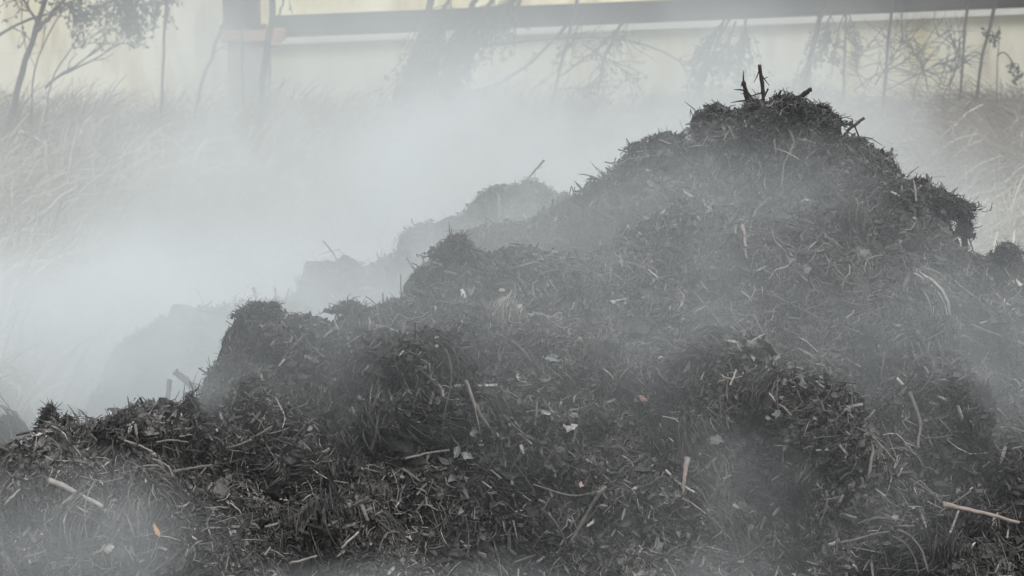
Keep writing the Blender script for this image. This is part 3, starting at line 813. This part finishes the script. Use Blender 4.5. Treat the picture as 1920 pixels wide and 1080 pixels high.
# --- lower right
S('branch', 'long torn tan branch pointing to the right edge', 'branch', [(1768,945),(1815,955),(1860,966),(1912,980)], 13, 'r', lift=.09, kink=.12, taper=.55)
S('stick', 'thin stick running up left from the torn tan branch', 'stick', [(1706,897),(1738,918),(1772,944)], 4, 'g', lift=.07)
S('stick', 'thin pinkish stick leaning on the bulge at the right', 'stick', [(1633,817),(1655,838),(1678,864)], 4, 'r', lift=.08)
S('root', 'thick misty root hanging down the dark right hollow', 'root', [(1705,735),(1716,765),(1730,797),(1722,820),(1720,842)], 10, 'g', lift=.08)
S('reed', 'broad grey reed bowed over the right bulge', 'reed', [(1630,815),(1637,848),(1634,875),(1626,902)], 9, 'g', lift=.08)
S('bark_piece', 'reddish brown torn bark standing in the lower right centre', 'bark', [(1288,858),(1284,890),(1279,928)], 14, 'r', lift=.06, taper=.5)
S('twig', 'thin reddish twig trailing from the torn bark', 'twig', [(1280,934),(1300,945),(1323,963)], 4, 'r', lift=.06)
S('wood_splinter', 'pinkish splinter lying level in the crossed group', 'splinter', [(1355,707),(1370,711),(1391,706)], 6, 'r', lift=.07)
S('wood_splinter', 'pale splinter standing up in the crossed group', 'splinter', [(1369,722),(1376,706),(1380,693)], 5, 'p', lift=.08)
S('wood_splinter', 'short white splinter on the left of the crossed group', 'splinter', [(1354,703),(1358,714)], 5, 's', lift=.06)
S('wood_chip', 'slim white chip above the pink one on the right bulge', 'chip', [(1443,737),(1454,753)], 4.5, 's', lift=.06)
S('wood_chip', 'pink and white chip slanting above the right bulge', 'chip', [(1460,758),(1471,765),(1484,779)], 6, 'r', lift=.06)
flat('leaf', 'pale green torn leaf on top of the right bulge', 'leaf', 1582, 764, 30, 12, 'l', -18, lift=.08)
flat('leaf', 'small square grey leaf left of the right bulge', 'leaf', 1458, 776, 17, 14, 'l', 0, lift=.06)
flat('leaf', 'wide folded grey leaf below the crossed splinters', 'leaf', 1343, 823, 30, 20, 'l', -8, lift=.05)
flat('leaf', 'long pale leaf on the right shoulder of the bulge', 'leaf', 1636, 805, 34, 12, 'l', -20, lift=.08)
S('reed', 'pale upright reed near the bottom of the right bulge', 'reed', [(1562,986),(1570,1005),(1568,1036)], 7, 'g', lift=.08)
S('reed', 'thin bent reed left of the pale upright one', 'reed', [(1549,920),(1551,947),(1538,980)], 5, 'g', lift=.07)
S('root', 'thick curved root at the bottom right, outer one', 'root', [(1682,994),(1710,1005),(1730,1032),(1740,1075)], 7, 'g', lift=.09)
S('root', 'thin curved root at the bottom right, inner one', 'root', [(1672,1005),(1698,1018),(1716,1045),(1722,1075)], 5, 'g', lift=.09)
S('root', 'arched root over the dark hole at the lower right', 'root', [(1608,982),(1632,972),(1655,971),(1678,975)], 5, 'g', lift=.10)
S('root', 'flat straw bundle below the arched root', 'root', [(1573,1018),(1610,1010),(1640,1000),(1668,996)], 7, 'g', lift=.09)
S('stick', 'long thin twig rising from the bottom edge, right of centre', 'stick', [(1360,1066),(1395,1044),(1433,1016)], 4, 'g', lift=.06)
S('wood_chip', 'small white chip by the bottom edge under the bulge', 'chip', [(1600,1059),(1608,1071)], 7, 's', lift=.08)
S('twig', 'pale twig lying on the shoulder above the right hollow', 'twig', [(1614,772),(1634,764),(1654,758)], 4, 'g', lift=.07)

# ragged tufts that break the skyline ---------------------------------------
def tuft(label, px, py, depth, w, h, n, lean=0.0, dark=.25):
    c = at(px, py, depth)
    W, Hh = px2m(w, depth), px2m(h, depth)
    bx = rng.normal(0, .30, n) * W; by = rng.normal(0, .30, n) * W
    hh = rng.random(n) ** .8 * Hh * np.exp(-(bx / (W * .55)) ** 2)
    P0 = np.stack([bx, by, hh - Hh * .15], 1)
    d = rng.normal(0, 1, (n, 3)); d[:, 2] = d[:, 2] * .7 - .15; d[:, 0] += lean
    d /= np.linalg.norm(d, axis=1, keepdims=True)
    L = (rng.random(n) ** 4 * .05 + .010)
    P = np.stack([P0, P0 + d * L[:, None] * .5 + rng.normal(0, .006, (n, 3)), P0 + d * L[:, None] + rng.normal(0, .01, (n, 3))], 1)
    rr = (rng.random(n) * .0022 + .0012)[:, None] * np.array([1, .9, .4])
    a = tubes(P, rr, 3, np.clip(rng.beta(1.5, 4, n), 0, .8), .4)
    m = int(n * 1.2)
    bx = rng.normal(0, .26, m) * W; by = rng.normal(0, .26, m) * W
    zz = rng.random(m) * Hh * .85 * np.exp(-(bx / (W * .5)) ** 2) - Hh * .1
    p = np.stack([bx, by, zz], 1)
    Sz = rng.random(m) * .007 + .004
    cube = np.array([[x, y, z] for x in (-1, 1) for y in (-1, 1) for z in (-1, 1)], float) * .6
    Vc = p[:, None] + (cube[None] + rng.normal(0, .5, (m, 8, 3))) * Sz[:, None, None]
    qc = np.array([[0, 1, 3, 2], [4, 6, 7, 5], [0, 4, 5, 1], [2, 3, 7, 6], [0, 2, 6, 4], [1, 5, 7, 3]])
    b = (Vc.reshape(-1, 3), ((np.arange(m) * 8)[:, None, None] + qc[None]).reshape(-1, 4), np.repeat(rng.random(m) * dark, 8))
    V, Q, T = join([a, b])
    o = mesh_np('compost_clump', V, Q, None, M_LIT, T)
    o.location = c
    link(o)
    return tag(o, label, 'clump')

tuft('large dark ragged clump capping the peak below the upright stubs', 1478, 226, 10.22, 130, 54, 2800)
tuft('dark lump at the left end of the peak clump, under the stubs', 1412, 236, 10.22, 56, 60, 1200)
tuft('dark lump at the right end of the peak clump', 1540, 222, 10.22, 44, 30, 700)
tuft('dark torn tuft standing tallest on the low left crest', 93, 826, 8.74, 40, 84, 900)
tuft('second torn tuft just right of the tallest on the low left crest', 126, 822, 8.74, 30, 52, 600)
tuft('wide shaggy clump behind the upright fork stub', 262, 802, 8.80, 130, 44, 1300)
tuft('pointed shaggy clump where the low crest meets the slope', 358, 803, 8.84, 34, 80, 800)
tuft('shaggy clump at the top left corner of the front ridge', 480, 590, 9.28, 60, 26, 500)
tuft('small spiky clump on the front ridge, right of its corner', 512, 588, 9.3, 24, 24, 200)
tuft('cone shaped shaggy clump rising at the top of the front ridge', 856, 475, 9.66, 70, 40, 700)
tuft('thin ragged clump left of the cone shaped one', 795, 520, 9.62, 34, 22, 240)
tuft('small clump on the saddle of the front ridge', 655, 580, 9.42, 50, 14, 260)
tuft('shaggy slab forming the roof of the right overhang', 1752, 384, 10.12, 100, 34, 1400)
tuft('shaggy lump at the outer tip of the right overhang', 1796, 404, 10.1, 34, 36, 700)
tuft('ragged strip hanging round the post like root under the overhang', 1808, 436, 10.1, 22, 52, 500)
tuft('dark fist sized lump above the right overhang', 1695, 410, 9.9, 36, 30, 300)
tuft('spiky clump on the crest at the far right edge', 1890, 474, 11.15, 40, 22, 260)
tuft('bristly clump bulging from the right side of the slope', 1862, 660, 9.78, 50, 60, 600)
tuft('hazy clump on the left shoulder of the peak', 1345, 214, 10.48, 56, 18, 400)
tuft('hazy small clump at the bend of the upper crest', 1192, 280, 10.48, 26, 14, 120)

# ------------------------------------------------------------------ wall, beam, post
WY = 31.0
def box(name, x0, x1, y0, y1, z0, z1, mat, bev=.01):
    import bmesh
    bm = bmesh.new()
    bmesh.ops.create_cube(bm, size=1)
    for v in bm.verts:
        v.co = Vector((x0 + (v.co.x + .5) * (x1 - x0), y0 + (v.co.y + .5) * (y1 - y0), z0 + (v.co.z + .5) * (z1 - z0)))
    if bev:
        bmesh.ops.bevel(bm, geom=bm.edges[:], offset=bev, segments=2, affect='EDGES')
    me = bpy.data.meshes.new(name); bm.to_mesh(me); bm.free()
    me.materials.append(mat)
    return bpy.data.objects.new(name, me)

# the beam and ledge drop slightly from right to left in the photo: the wall runs obliquely
pL = at(520, 50, 30.4); pRt = at(1920, -6, 30.4)
zL = pL.z - .1
wall = empty('concrete_wall', (0, WY, 0))
tag(wall, 'pale cream stained wall of a building behind the grass', 'wall')
w1 = box('lower_wall', -14, 14, WY, WY + .4, -.5, at(960, 62, WY).z, M_WALL, 0)
XS = at(478, 50, WY).x
w4 = box('end_wall', -14, XS, WY + .003, WY + .4, at(960, 62, WY).z + .003, 6, M_WALL, 0)
w2 = box('upper_wall', XS + .003, 14, WY + .12, WY + .45, at(960, 62, WY).z + .003, 6, M_WALL_UP, 0)
w3 = box('ledge', XS + .003, 14, WY - .10, WY + .1, at(960, 66, WY).z, at(960, 46, WY).z, M_LEDGE, .012)
ROT = Matrix.Translation(Vector((0, WY, at(960, 50, WY).z))) @ Matrix.Rotation(-math.atan2(50 - (-6), 1400) * 1.0, 4, 'Y') @ Matrix.Translation(-Vector((0, WY, at(960, 50, WY).z)))
for o in (w1, w2, w3, w4):
    child_of(o, wall); C.objects.link(o)
    o.data.transform(ROT)
bm_ = box('steel_beam', at(505, 0, 30.4).x, 14, 30.35, 30.5, at(960, 48, 30.4).z, at(960, 12, 30.4).z, M_BEAM, .012)
bm_.data.transform(ROT)
bmr = empty('steel_beam', (3, 30.4, at(960, 20, 30.4).z)); tag(bmr, 'long dark steel beam running level in front of the cream wall', 'beam')
bm_.name = 'web'; child_of(bm_, bmr); C.objects.link(bm_)
fl = box('flange', at(530, 0, 30.4).x, 14, 30.30, 30.55, at(960, 49, 30.4).z - .02, at(960, 48, 30.4).z - .003, M_BEAM, .006)
fl.data.transform(ROT); child_of(fl, bmr); C.objects.link(fl)
bmr.location = bmr.location

cx = at(453, 0, 30.2).x
post = empty('steel_column', (cx, 30.2, 0)); tag(post, 'rusty steel column on a stained footing at the upper left', 'column')
hw = px2m(33, 30.2)
zt = at(453, 46, 30.2).z
zb = at(453, 78, 30.2).z
for nm, o in (('shaft', box('shaft', cx - hw * .80, cx + hw * .80, 30.16, 30.24, zt, 6, M_RUST, .005)),
              ('flange', box('flange', cx - hw, cx - hw * .80, 30.05, 30.35, zt, 6, M_RUST, .004)),
              ('flange', box('flange', cx + hw * .80, cx + hw, 30.05, 30.35, zt, 6, M_RUST, .004)),
              ('base_plate', box('base_plate', cx - hw * 1.2, cx + hw * 1.3, 29.98, 30.42, zt - .05, zt - .003, M_RUST, .005)),
              ('footing', box('footing', cx - hw * 1.15, cx + hw * 2.4, 29.95, 30.5, zb, zt - .053, M_RUSTL, .02)),
              ('pier', box('pier', cx - hw * .75, cx + hw * 1.5, 30.0, 30.45, -.3, zb - .003, M_PIER, .02))):
    child_of(o, post); C.objects.link(o)

# ------------------------------------------------------------------ trees
def tree(name, label, cat, depth, stems, twig_n=0, leaf=None, group=None, spread=.5, twig_len=.5, tone=.3, droop=.15, branches=()):
    """stems: list of (pixels, w_px0, w_px1); leaf: (n per twig, size)"""
    b0 = at(*stems[0][0][0], depth)
    root = empty(name, (b0.x, depth, 0)); tag(root, label, cat, group)
    tr = []; twp = []; tips = []
    for pix, w0, w1 in stems:
        pts = [at(x, y, depth + rng.normal(0, .03)) for x, y in pix]
        if pix is stems[0][0]:
            g = float(gz(np.array([pts[0].x]), np.array([depth]))[0])
            pts[0] = Vector((pts[0].x, depth, min(pts[0].z, g + .02)))
        k = 12
        P = smooth_path([tuple(p) for p in pts], k)
        P[1:-1] += rng.normal(0, px2m(w0, depth) * .18, (k - 2, 3))
        rr = np.linspace(px2m(w0, depth) / 2, px2m(w1, depth) / 2, k)
        tr.append(tubes(P[None], rr[None], 6, np.array([tone]), .3))
        tips.append((P, rr))
    V, Q, T = join(tr)
    o = child_of(mesh_np('trunk', V, Q, None, M_BARK, T, True), root); C.objects.link(o)
    if twig_n:
        segs = []
        for P, rr in tips[(1 if len(tips) > 1 else 0):] if twig_n > 0 else []:
            for _ in range(twig_n):
                i = rng.integers(3, len(P))
                dr = P[min(i, len(P) - 1)] - P[max(i - 2, 0)]; dr /= np.linalg.norm(dr) + 1e-9
                dr = dr + rng.normal(0, spread, 3) + np.array([0, 0, -droop]); dr /= np.linalg.norm(dr)
                l = twig_len * (.4 + rng.random())
                a = P[i]; m = a + dr * l * .5 + rng.normal(0, .03, 3); e = a + dr * l + np.array([0, 0, -droop * l])
                segs.append(np.stack([a, m, e]))
        # second order
        s2 = []
        for s in segs:
            for _ in range(2):
                q = s[1] * (1 - (u := rng.random())) + s[2] * u
                dr = (s[2] - s[0]); dr = dr / np.linalg.norm(dr) + rng.normal(0, .6, 3); dr /= np.linalg.norm(dr)
                l = twig_len * .45 * (.4 + rng.random())
                s2.append(np.stack([q, q + dr * l * .5 + rng.normal(0, .012, 3), q + dr * l]))
        A1 = np.array(segs); A2 = np.array(s2)
        V, Q, T = join([tubes(A1, np.tile([.008, .006, .003], (len(A1), 1)), 3, np.full(len(A1), tone), 0),
                        tubes(A2, np.tile([.004, .003, .002], (len(A2), 1)), 3, np.full(len(A2), tone), 0)])
        o = child_of(mesh_np('twigs', V, Q, None, M_BARK, T), root); C.objects.link(o)
        if leaf:
            nper, sz = leaf
            allq = np.concatenate([A1, A2])
            n = len(allq) * nper
            k = rng.integers(0, len(allq), n); u = rng.random((n, 1))
            p = allq[k, 1] * (1 - u) + allq[k, 2] * u
            d = rng.normal(0, 1, (n, 3)); d[:, 2] -= .5; d /= np.linalg.norm(d, axis=1, keepdims=True)
            b = np.cross(d, rng.normal(0, 1, (n, 3))); b /= np.linalg.norm(b, axis=1, keepdims=True)
            s = sz * (.5 + rng.random((n, 1)))
            V = np.stack([p, p + d * s * .5 + b * s * .28, p + d * s, p + d * s * .5 - b * s * .28], 1).reshape(-1, 3)
            Q = np.arange(n * 4).reshape(-1, 4)
            o = child_of(mesh_np('crown', V, Q, None, M_FOL, np.repeat(rng.random(n), 4)), root); C.objects.link(o)
    return root

tree('tree', 'leaning bushy tree at the left edge with dark leaves', 'tree', 27.0,
     [([(10,195),(38,140),(56,95),(66,60),(78,20),(92,-40)], 13, 9),
      ([(66,60),(95,25),(120,0),(150,-30)], 8, 4), ([(70,45),(40,-10),(10,-40)], 6, 3), ([(110,5),(130,10),(140,25)], 5, 2)],
     22, (4, .045), spread=.55, twig_len=.35, tone=.3)
tree('tree', 'leafy tree at the top left whose dark sprays hang across the wall', 'tree', 28.0,
     [([(300,200),(306,120),(309,60),(314,-40)], 6, 4), ([(314,-40),(270,-22),(215,0),(190,10)], 6, 3), ([(300,-40),(262,-10),(250,20),(255,35)], 5, 3), ([(330,-60),(310,-10),(300,5)], 5, 3),
      ([(230,-30),(235,0),(240,20)], 4, 2)],
     28, (5, .045), spread=.5, twig_len=.30, tone=.35)
tree('shrub', 'bare branch shrub leaning right from the grass at the left', 'shrub', 27.5,
     [([(75,175),(95,145),(120,115),(138,80),(146,72)], 5, 2), ([(85,165),(120,135),(160,110),(190,88),(200,70)], 5, 2), ([(110,143),(150,125),(190,105),(222,82)], 4, 2),
      ([(138,92),(160,82),(185,80)], 3, 1.5)], 5, None, spread=.3, twig_len=.3, droop=-.1)
tree('sapling', 'thin bare stem beside the leaning bushy tree', 'sapling', 27.2,
     [([(52,170),(62,130),(78,90),(98,50),(118,20)], 3.5, 2.5), ([(78,90),(84,60),(86,30)], 2, 1)], 2, None, twig_len=.25)
tree('tree', 'dead branch crossing low at the extreme left edge', 'branch', 27.0,
     [([(-60,200),(-50,110),(-20,75),(20,50),(60,32),(90,26)], 9, 4), ([(20,50),(40,60),(50,70)], 3, 1)], 3, None, twig_len=.3)
tree('sapling', 'slim curved trunk leaning against the left side of the column', 'sapling', 28.5,
     [([(358,212),(372,175),(392,120),(412,72),(425,30),(436,-20)], 7, 5), ([(400,100),(420,85)], 3, 1)], 2, None, twig_len=.2)
tree('tree', 'grey trunk standing just right of the column', 'tree', 29.0,
     [([(488,185),(494,130),(503,75),(512,30),(516,-30)], 12, 14), ([(506,60),(525,20),(540,-20)], 5, 3)], 4, (2, .05), twig_len=.25)
tree('sapling', 'thin dark stem in front of the column', 'sapling', 28.8, [([(458,220),(455,120),(452,40),(450,-20)], 5, 3), ([(455,120),(462,60)], 2, 1)], 1, None, twig_len=.2)
tree('shrub', 'big hazy drooping bush hanging over the beam at the centre', 'shrub', 28.0,
     [([(745,190),(765,140),(785,90),(800,40),(815,-30)], 16, 10), ([(815,-20),(795,50),(775,110),(760,140)], 9, 3), ([(900,-20),(870,50),(835,85),(800,125)], 11, 4),
      ([(940,-30),(905,30),(870,60)], 10, 4), ([(860,-30),(830,20),(810,60)], 8, 3), ([(850,60),(850,100),(845,125)], 4, 2), ([(980,-30),(960,0),(920,25)], 8, 4)],
     50, (8, .04), spread=.35, twig_len=.42, tone=.4, droop=.35)
tree('tree', 'bare forked branches fanning down across the wall, right of the bush', 'tree', 28.2,
     [([(1025,205),(1042,160),(1055,110),(1068,65),(1080,10),(1090,-30)], 6, 6), ([(1068,40),(1030,85),(990,125),(955,150),(900,168),(835,190)], 7, 3), ([(890,88),(960,80),(1040,72),(1100,68),(1180,72),(1240,92),(1275,115)], 6, 3),
      ([(1165,40),(1150,75),(1130,110),(1125,150)], 5, 2), ([(1050,142),(1090,115),(1120,90),(1150,60)], 4, 2), ([(1090,80),(1120,100),(1160,125),(1180,140)], 4, 2), ([(1042,168),(1080,166),(1110,165)], 3, 2),
      ([(1200,10),(1165,50),(1130,75)], 5, 2), ([(1100,20),(1085,50),(1070,80)], 4, 2), ([(1000,-20),(960,20),(930,60)], 8, 4)],
     12, (1, .05), spread=.4, twig_len=.30, tone=.4, droop=.2)
tree('shrub', 'hazy brush bundle on the beam left of the peak stubs', 'shrub', 28.6,
     [([(1300,190),(1320,130),(1345,80),(1370,30),(1390,-10)], 7, 4), ([(1385,10),(1350,50),(1325,90),(1318,120)], 6, 2), ([(1400,20),(1395,70),(1385,110)], 6, 3), ([(1380,40),(1360,90),(1340,100)], 4, 2)],
     34, (7, .04), spread=.4, twig_len=.35, tone=.4, droop=.3)
tree('sapling', 'leaning leafy stem below the beam right of the peak', 'sapling', 28.6,
     [([(1505,150),(1516,110),(1530,65),(1545,20),(1552,-20)], 9, 8), ([(1545,20),(1530,50),(1522,90),(1510,135)], 8, 2), ([(1562,15),(1550,50),(1545,75)], 4, 2)],
     22, (3, .04), spread=.3, twig_len=.25, tone=.35, droop=.3)
tree('sapling', 'upright stem with hanging dry leaves right of the leaning leafy one', 'sapling', 28.8,
     [([(1583,150),(1583,110),(1587,60),(1585,-20)], 6, 5), ([(1585,20),(1570,60),(1566,95)], 3, 2), ([(1588,15),(1600,50),(1605,75)], 3, 2)], 8, (3, .07), spread=.3, twig_len=.2, droop=.35)
tree('sapling', 'straight dark pole like trunk near the right, from beam to grass', 'sapling', 27.0,
     [([(1652,235),(1658,170),(1665,100),(1671,40),(1675,-30)], 7, 6)], 1, None, twig_len=.15)
tree('sapling', 'short straight stem near the right edge, left of the slanting one', 'sapling', 28.8,
     [([(1800,125),(1806,80),(1812,40),(1815,-30)], 4, 6)], 1, None, twig_len=.15)
tree('sapling', 'slanting bare trunk near the right edge under the beam', 'sapling', 28.6,
     [([(1826,135),(1842,90),(1855,55),(1868,0),(1872,-30)], 5, 7)], 1, None, twig_len=.15)
tree('weed', 'tall weed with dark seed pods at the right edge', 'weed', 27.0,
     [([(1872,180),(1870,130),(1872,60),(1874,50)], 2.5, 1.5), ([(1870,105),(1880,95),(1895,110),(1905,128)], 3, 2), ([(1862,90),(1863,62)], 2, 1)], 5, (3, .06), spread=.4, twig_len=.12, tone=.3, droop=.3)
tree('shrub', 'tangled brown bramble in front of the wall at the right', 'shrub', 28.5,
     [([(1700,180),(1720,140),(1750,95),(1790,60)], 3, 1.5), ([(1600,170),(1640,140),(1690,120),(1760,70)], 3, 1.5), ([(1640,160),(1680,100),(1700,60)], 3, 1.5), ([(1740,170),(1730,120),(1700,80)], 3, 1.5),
      ([(1620,165),(1600,120),(1625,90)], 3, 1.5), ([(1780,160),(1800,110),(1790,80)], 3, 1.5), ([(1660,170),(1760,120),(1800,105)], 3, 1.5)],
     22, None, spread=.8, twig_len=.35, tone=.7, droop=.1)

# ------------------------------------------------------------------ dry grass and bramble mats
def blades(name, n, x0, x1, y0, y1, lo, hi, lean, mat, width, zf=gz, toneb=(2, 3), k=5, clump=True):
    y = y0 + (y1 - y0) * rng.random(n)
    x = (x0 + (x1 - x0) * rng.random(n)) * (y / 30)
    if clump:
        m = fbm(x, y, 0 * x, 1.3, 3, 5) > -.25 + .3 * (rng.random(n) - .5)
        x, y = x[m], y[m]; n = len(x)
    z = zf(x, y)
    L = lo + (hi - lo) * rng.random(n) ** 1.6
    az = fbm(x, y, 0 * x, .6, 2, 8) * 2.2 + rng.normal(0, 1.0, n)
    d = np.stack([np.cos(az) * .9 * np.sign(lean), np.sin(az) * .6, 0 * az], 1)
    bend = abs(lean) * (.4 + 1.0 * rng.random(n))
    t = np.linspace(0, 1, k)
    P = np.stack([x, y, z], 1)[:, None] + np.zeros((1, k, 1))
    P = P + d[:, None] * (bend * L)[:, None, None] * (t ** 1.5)[None, :, None]
    P[:, :, 2] += L[:, None] * (t[None] - (np.clip(bend, 0, 1.4) * .42)[:, None] * t[None] ** 2.4)
    w = width * (.5 + rng.random(n)); w = np.where(rng.random(n) < .18, w * 2.5, w)
    Rd = w[:, None] * np.linspace(1, .35, k)[None]
    tone = rng.beta(*toneb, n)
    tone = np.where(rng.random(n) < .06, .95, tone)
    V, Q, T = tubes(P, Rd, 3, tone, 0)
    o = mesh_np(name, V, Q, None, mat, T)
    link(tag(o, kind='stuff'))
    return o

g1 = blades('dry_grass', 42000, -8.5, 8.5, 13.6, 30.3, .25, .85, 1.0, M_GRASS, .0045)
g1['label'] = 'tall dry pale grass leaning over on the ground behind the heaps'
g2 = blades('brown_bramble', 24000, 2.5, 8.5, 23.0, 30.2, .35, 1.0, -1.3, M_BRAMBLE, .004, toneb=(2, 2))
g2['label'] = 'tangled brown bramble and dead stalks along the wall at the right'
g3 = blades('dead_stalks', 16000, -8.5, 4.0, 25.0, 30.2, .30, .85, .7, M_BRAMBLE, .004, toneb=(2, 2))
g3['label'] = 'dull dead stalks along the foot of the wall at the left'

# ------------------------------------------------------------------ steam
def steam(label, c, r, dens, scale=1.2, contrast=1.0, step=1.0, seed=0.0, edge=1.0, rot=0.0, lo=.38):
    import bmesh
    bm = bmesh.new()
    bmesh.ops.create_icosphere(bm, subdivisions=3, radius=1)
    me = bpy.data.meshes.new('steam'); bm.to_mesh(me); bm.free()
    o = bpy.data.objects.new('steam', me)
    o.location = c; o.scale = r; o.rotation_euler = (0, rot, 0)
    m = bpy.data.materials.new('steam'); m.use_nodes = True
    nd, lk = m.node_tree.nodes, m.node_tree.links
    for n in list(nd): nd.remove(n)
    out = nd.new('ShaderNodeOutputMaterial')
    pv = nd.new('ShaderNodeVolumePrincipled')
    pv.inputs['Color'].default_value = (.950, .990, .980, 1)
    pv.inputs['Anisotropy'].default_value = .0
    tc = nd.new('ShaderNodeTexCoord')
    ln = nd.new('ShaderNodeVectorMath'); ln.operation = 'LENGTH'
    lk.new(tc.outputs['Object'], ln.inputs[0])
    mr = nd.new('ShaderNodeMapRange'); mr.interpolation_type = 'SMOOTHERSTEP'
    mr.inputs['From Min'].default_value = 1.0; mr.inputs['From Max'].default_value = 1.0 - edge
    lk.new(ln.outputs['Value'], mr.inputs['Value'])
    geo = nd.new('ShaderNodeNewGeometry')
    mp = nd.new('ShaderNodeMapping'); mp.inputs['Location'].default_value = (seed, seed * 1.7, seed * .6); mp.inputs['Scale'].default_value = (1, 1, .75)
    lk.new(geo.outputs['Position'], mp.inputs['Vector'])
    nz = nd.new('ShaderNodeTexNoise'); nz.inputs['Scale'].default_value = scale; nz.inputs['Detail'].default_value = 3; nz.inputs['Distortion'].default_value = .6
    lk.new(mp.outputs[0], nz.inputs['Vector'])
    m2 = nd.new('ShaderNodeMapRange'); m2.interpolation_type = 'SMOOTHSTEP'
    m2.inputs['From Min'].default_value = lo; m2.inputs['From Max'].default_value = .68
    m2.inputs['To Min'].default_value = 1 - contrast; m2.inputs['To Max'].default_value = 1 + contrast
    lk.new(nz.outputs[0], m2.inputs['Value'])
    a = nd.new('ShaderNodeMath'); a.operation = 'MULTIPLY'
    lk.new(mr.outputs[0], a.inputs[0]); lk.new(m2.outputs[0], a.inputs[1])
    b = nd.new('ShaderNodeMath'); b.operation = 'MULTIPLY'; b.inputs[1].default_value = dens
    lk.new(a.outputs[0], b.inputs[0])
    lk.new(b.outputs[0], pv.inputs['Density'])
    lk.new(pv.outputs[0], out.inputs['Volume'])
    try: m.cycles.volume_step_rate = step
    except Exception: pass
    me.materials.append(m)
    link(tag(o, label, kind='stuff'))
    return o

STEAM = [
 ('dense white steam bank filling the space behind the front ridge', (-1.3, 11.5, .80), (3.3, 1.8, 1.12), 1.7, 1.5, .55, .7, 0, 1.0),
 ('wide pale steam bank drifting over the grass behind the heaps', (-.6, 18.0, .9), (8.5, 6.0, 2.8), .34, .6, .7, .5, 3, 1.0),
 ('white steam plume rising along the far slope towards the top centre', (.1, 12.6, 1.65), (1.9, 1.1, .85), .75, 1.9, .9, .6, 33, 1.0),
 ('white steam rising out of the gully behind the cone shaped clump', (.0, 10.12, 1.7), (.8, .33, .45), 1.6, 1.2, .5, .7, 2, 1.0),
 ('thin steam veil over the hazy upper slope', (.70, 9.75, 1.95), (1.45, .65, .55), .70, 1.3, .3, .6, 5, 1.0),
 ('thin steam veil along the right side of the slope', (1.85, 9.1, 1.35), (1.0, .6, 1.0), .62, 1.4, .4, .6, 9, 1.0),
 ('low steam veil over the lower left corner', (-1.75, 8.0, .95), (1.05, .5, .50), 1.15, 2.0, .7, .6, 12, 1.0),
 ('low steam veil along the bottom edge left of centre', (-.35, 7.9, .84), (.95, .45, .20), .8, 2.0, .7, .6, 15, 1.0),
 ('thin steam veil over the middle of the slope', (.45, 8.95, 1.62), (1.9, .55, .5), .22, 1.5, .6, .6, 18, 1.0),
 ('low steam veil along the bottom edge right of centre', (.75, 7.9, .86), (.5, .4, .22), .7, 2.0, .7, .6, 21, 1.0),
 ('low white steam lying on the ground behind the mounds at the left', (-2.6, 14.6, .35), (3.2, 1.3, 1.1), 1.2, .9, .4, .6, 41, 1.0),
 ('thin low steam in the hollows at the lower right', (.75, 8.35, 1.05), (1.5, .5, .6), .30, 1.8, .6, .6, 45, 1.0),
 ('small steam wisp where the low crest meets the slope', at(385, 735, 9.0), (.5, .28, .22), 1.3, 1.6, .6, .6, 24, 1.0),
 ('faint steam film over the whole face of the heap', (-.1, 8.9, 1.68), (2.8, .80, .98), .36, 1.2, .3, .6, 27, 1.0),
]
for a in STEAM:
    steam(a[0], a[1], a[2], a[3], a[4], a[5], a[6], a[7], a[8])
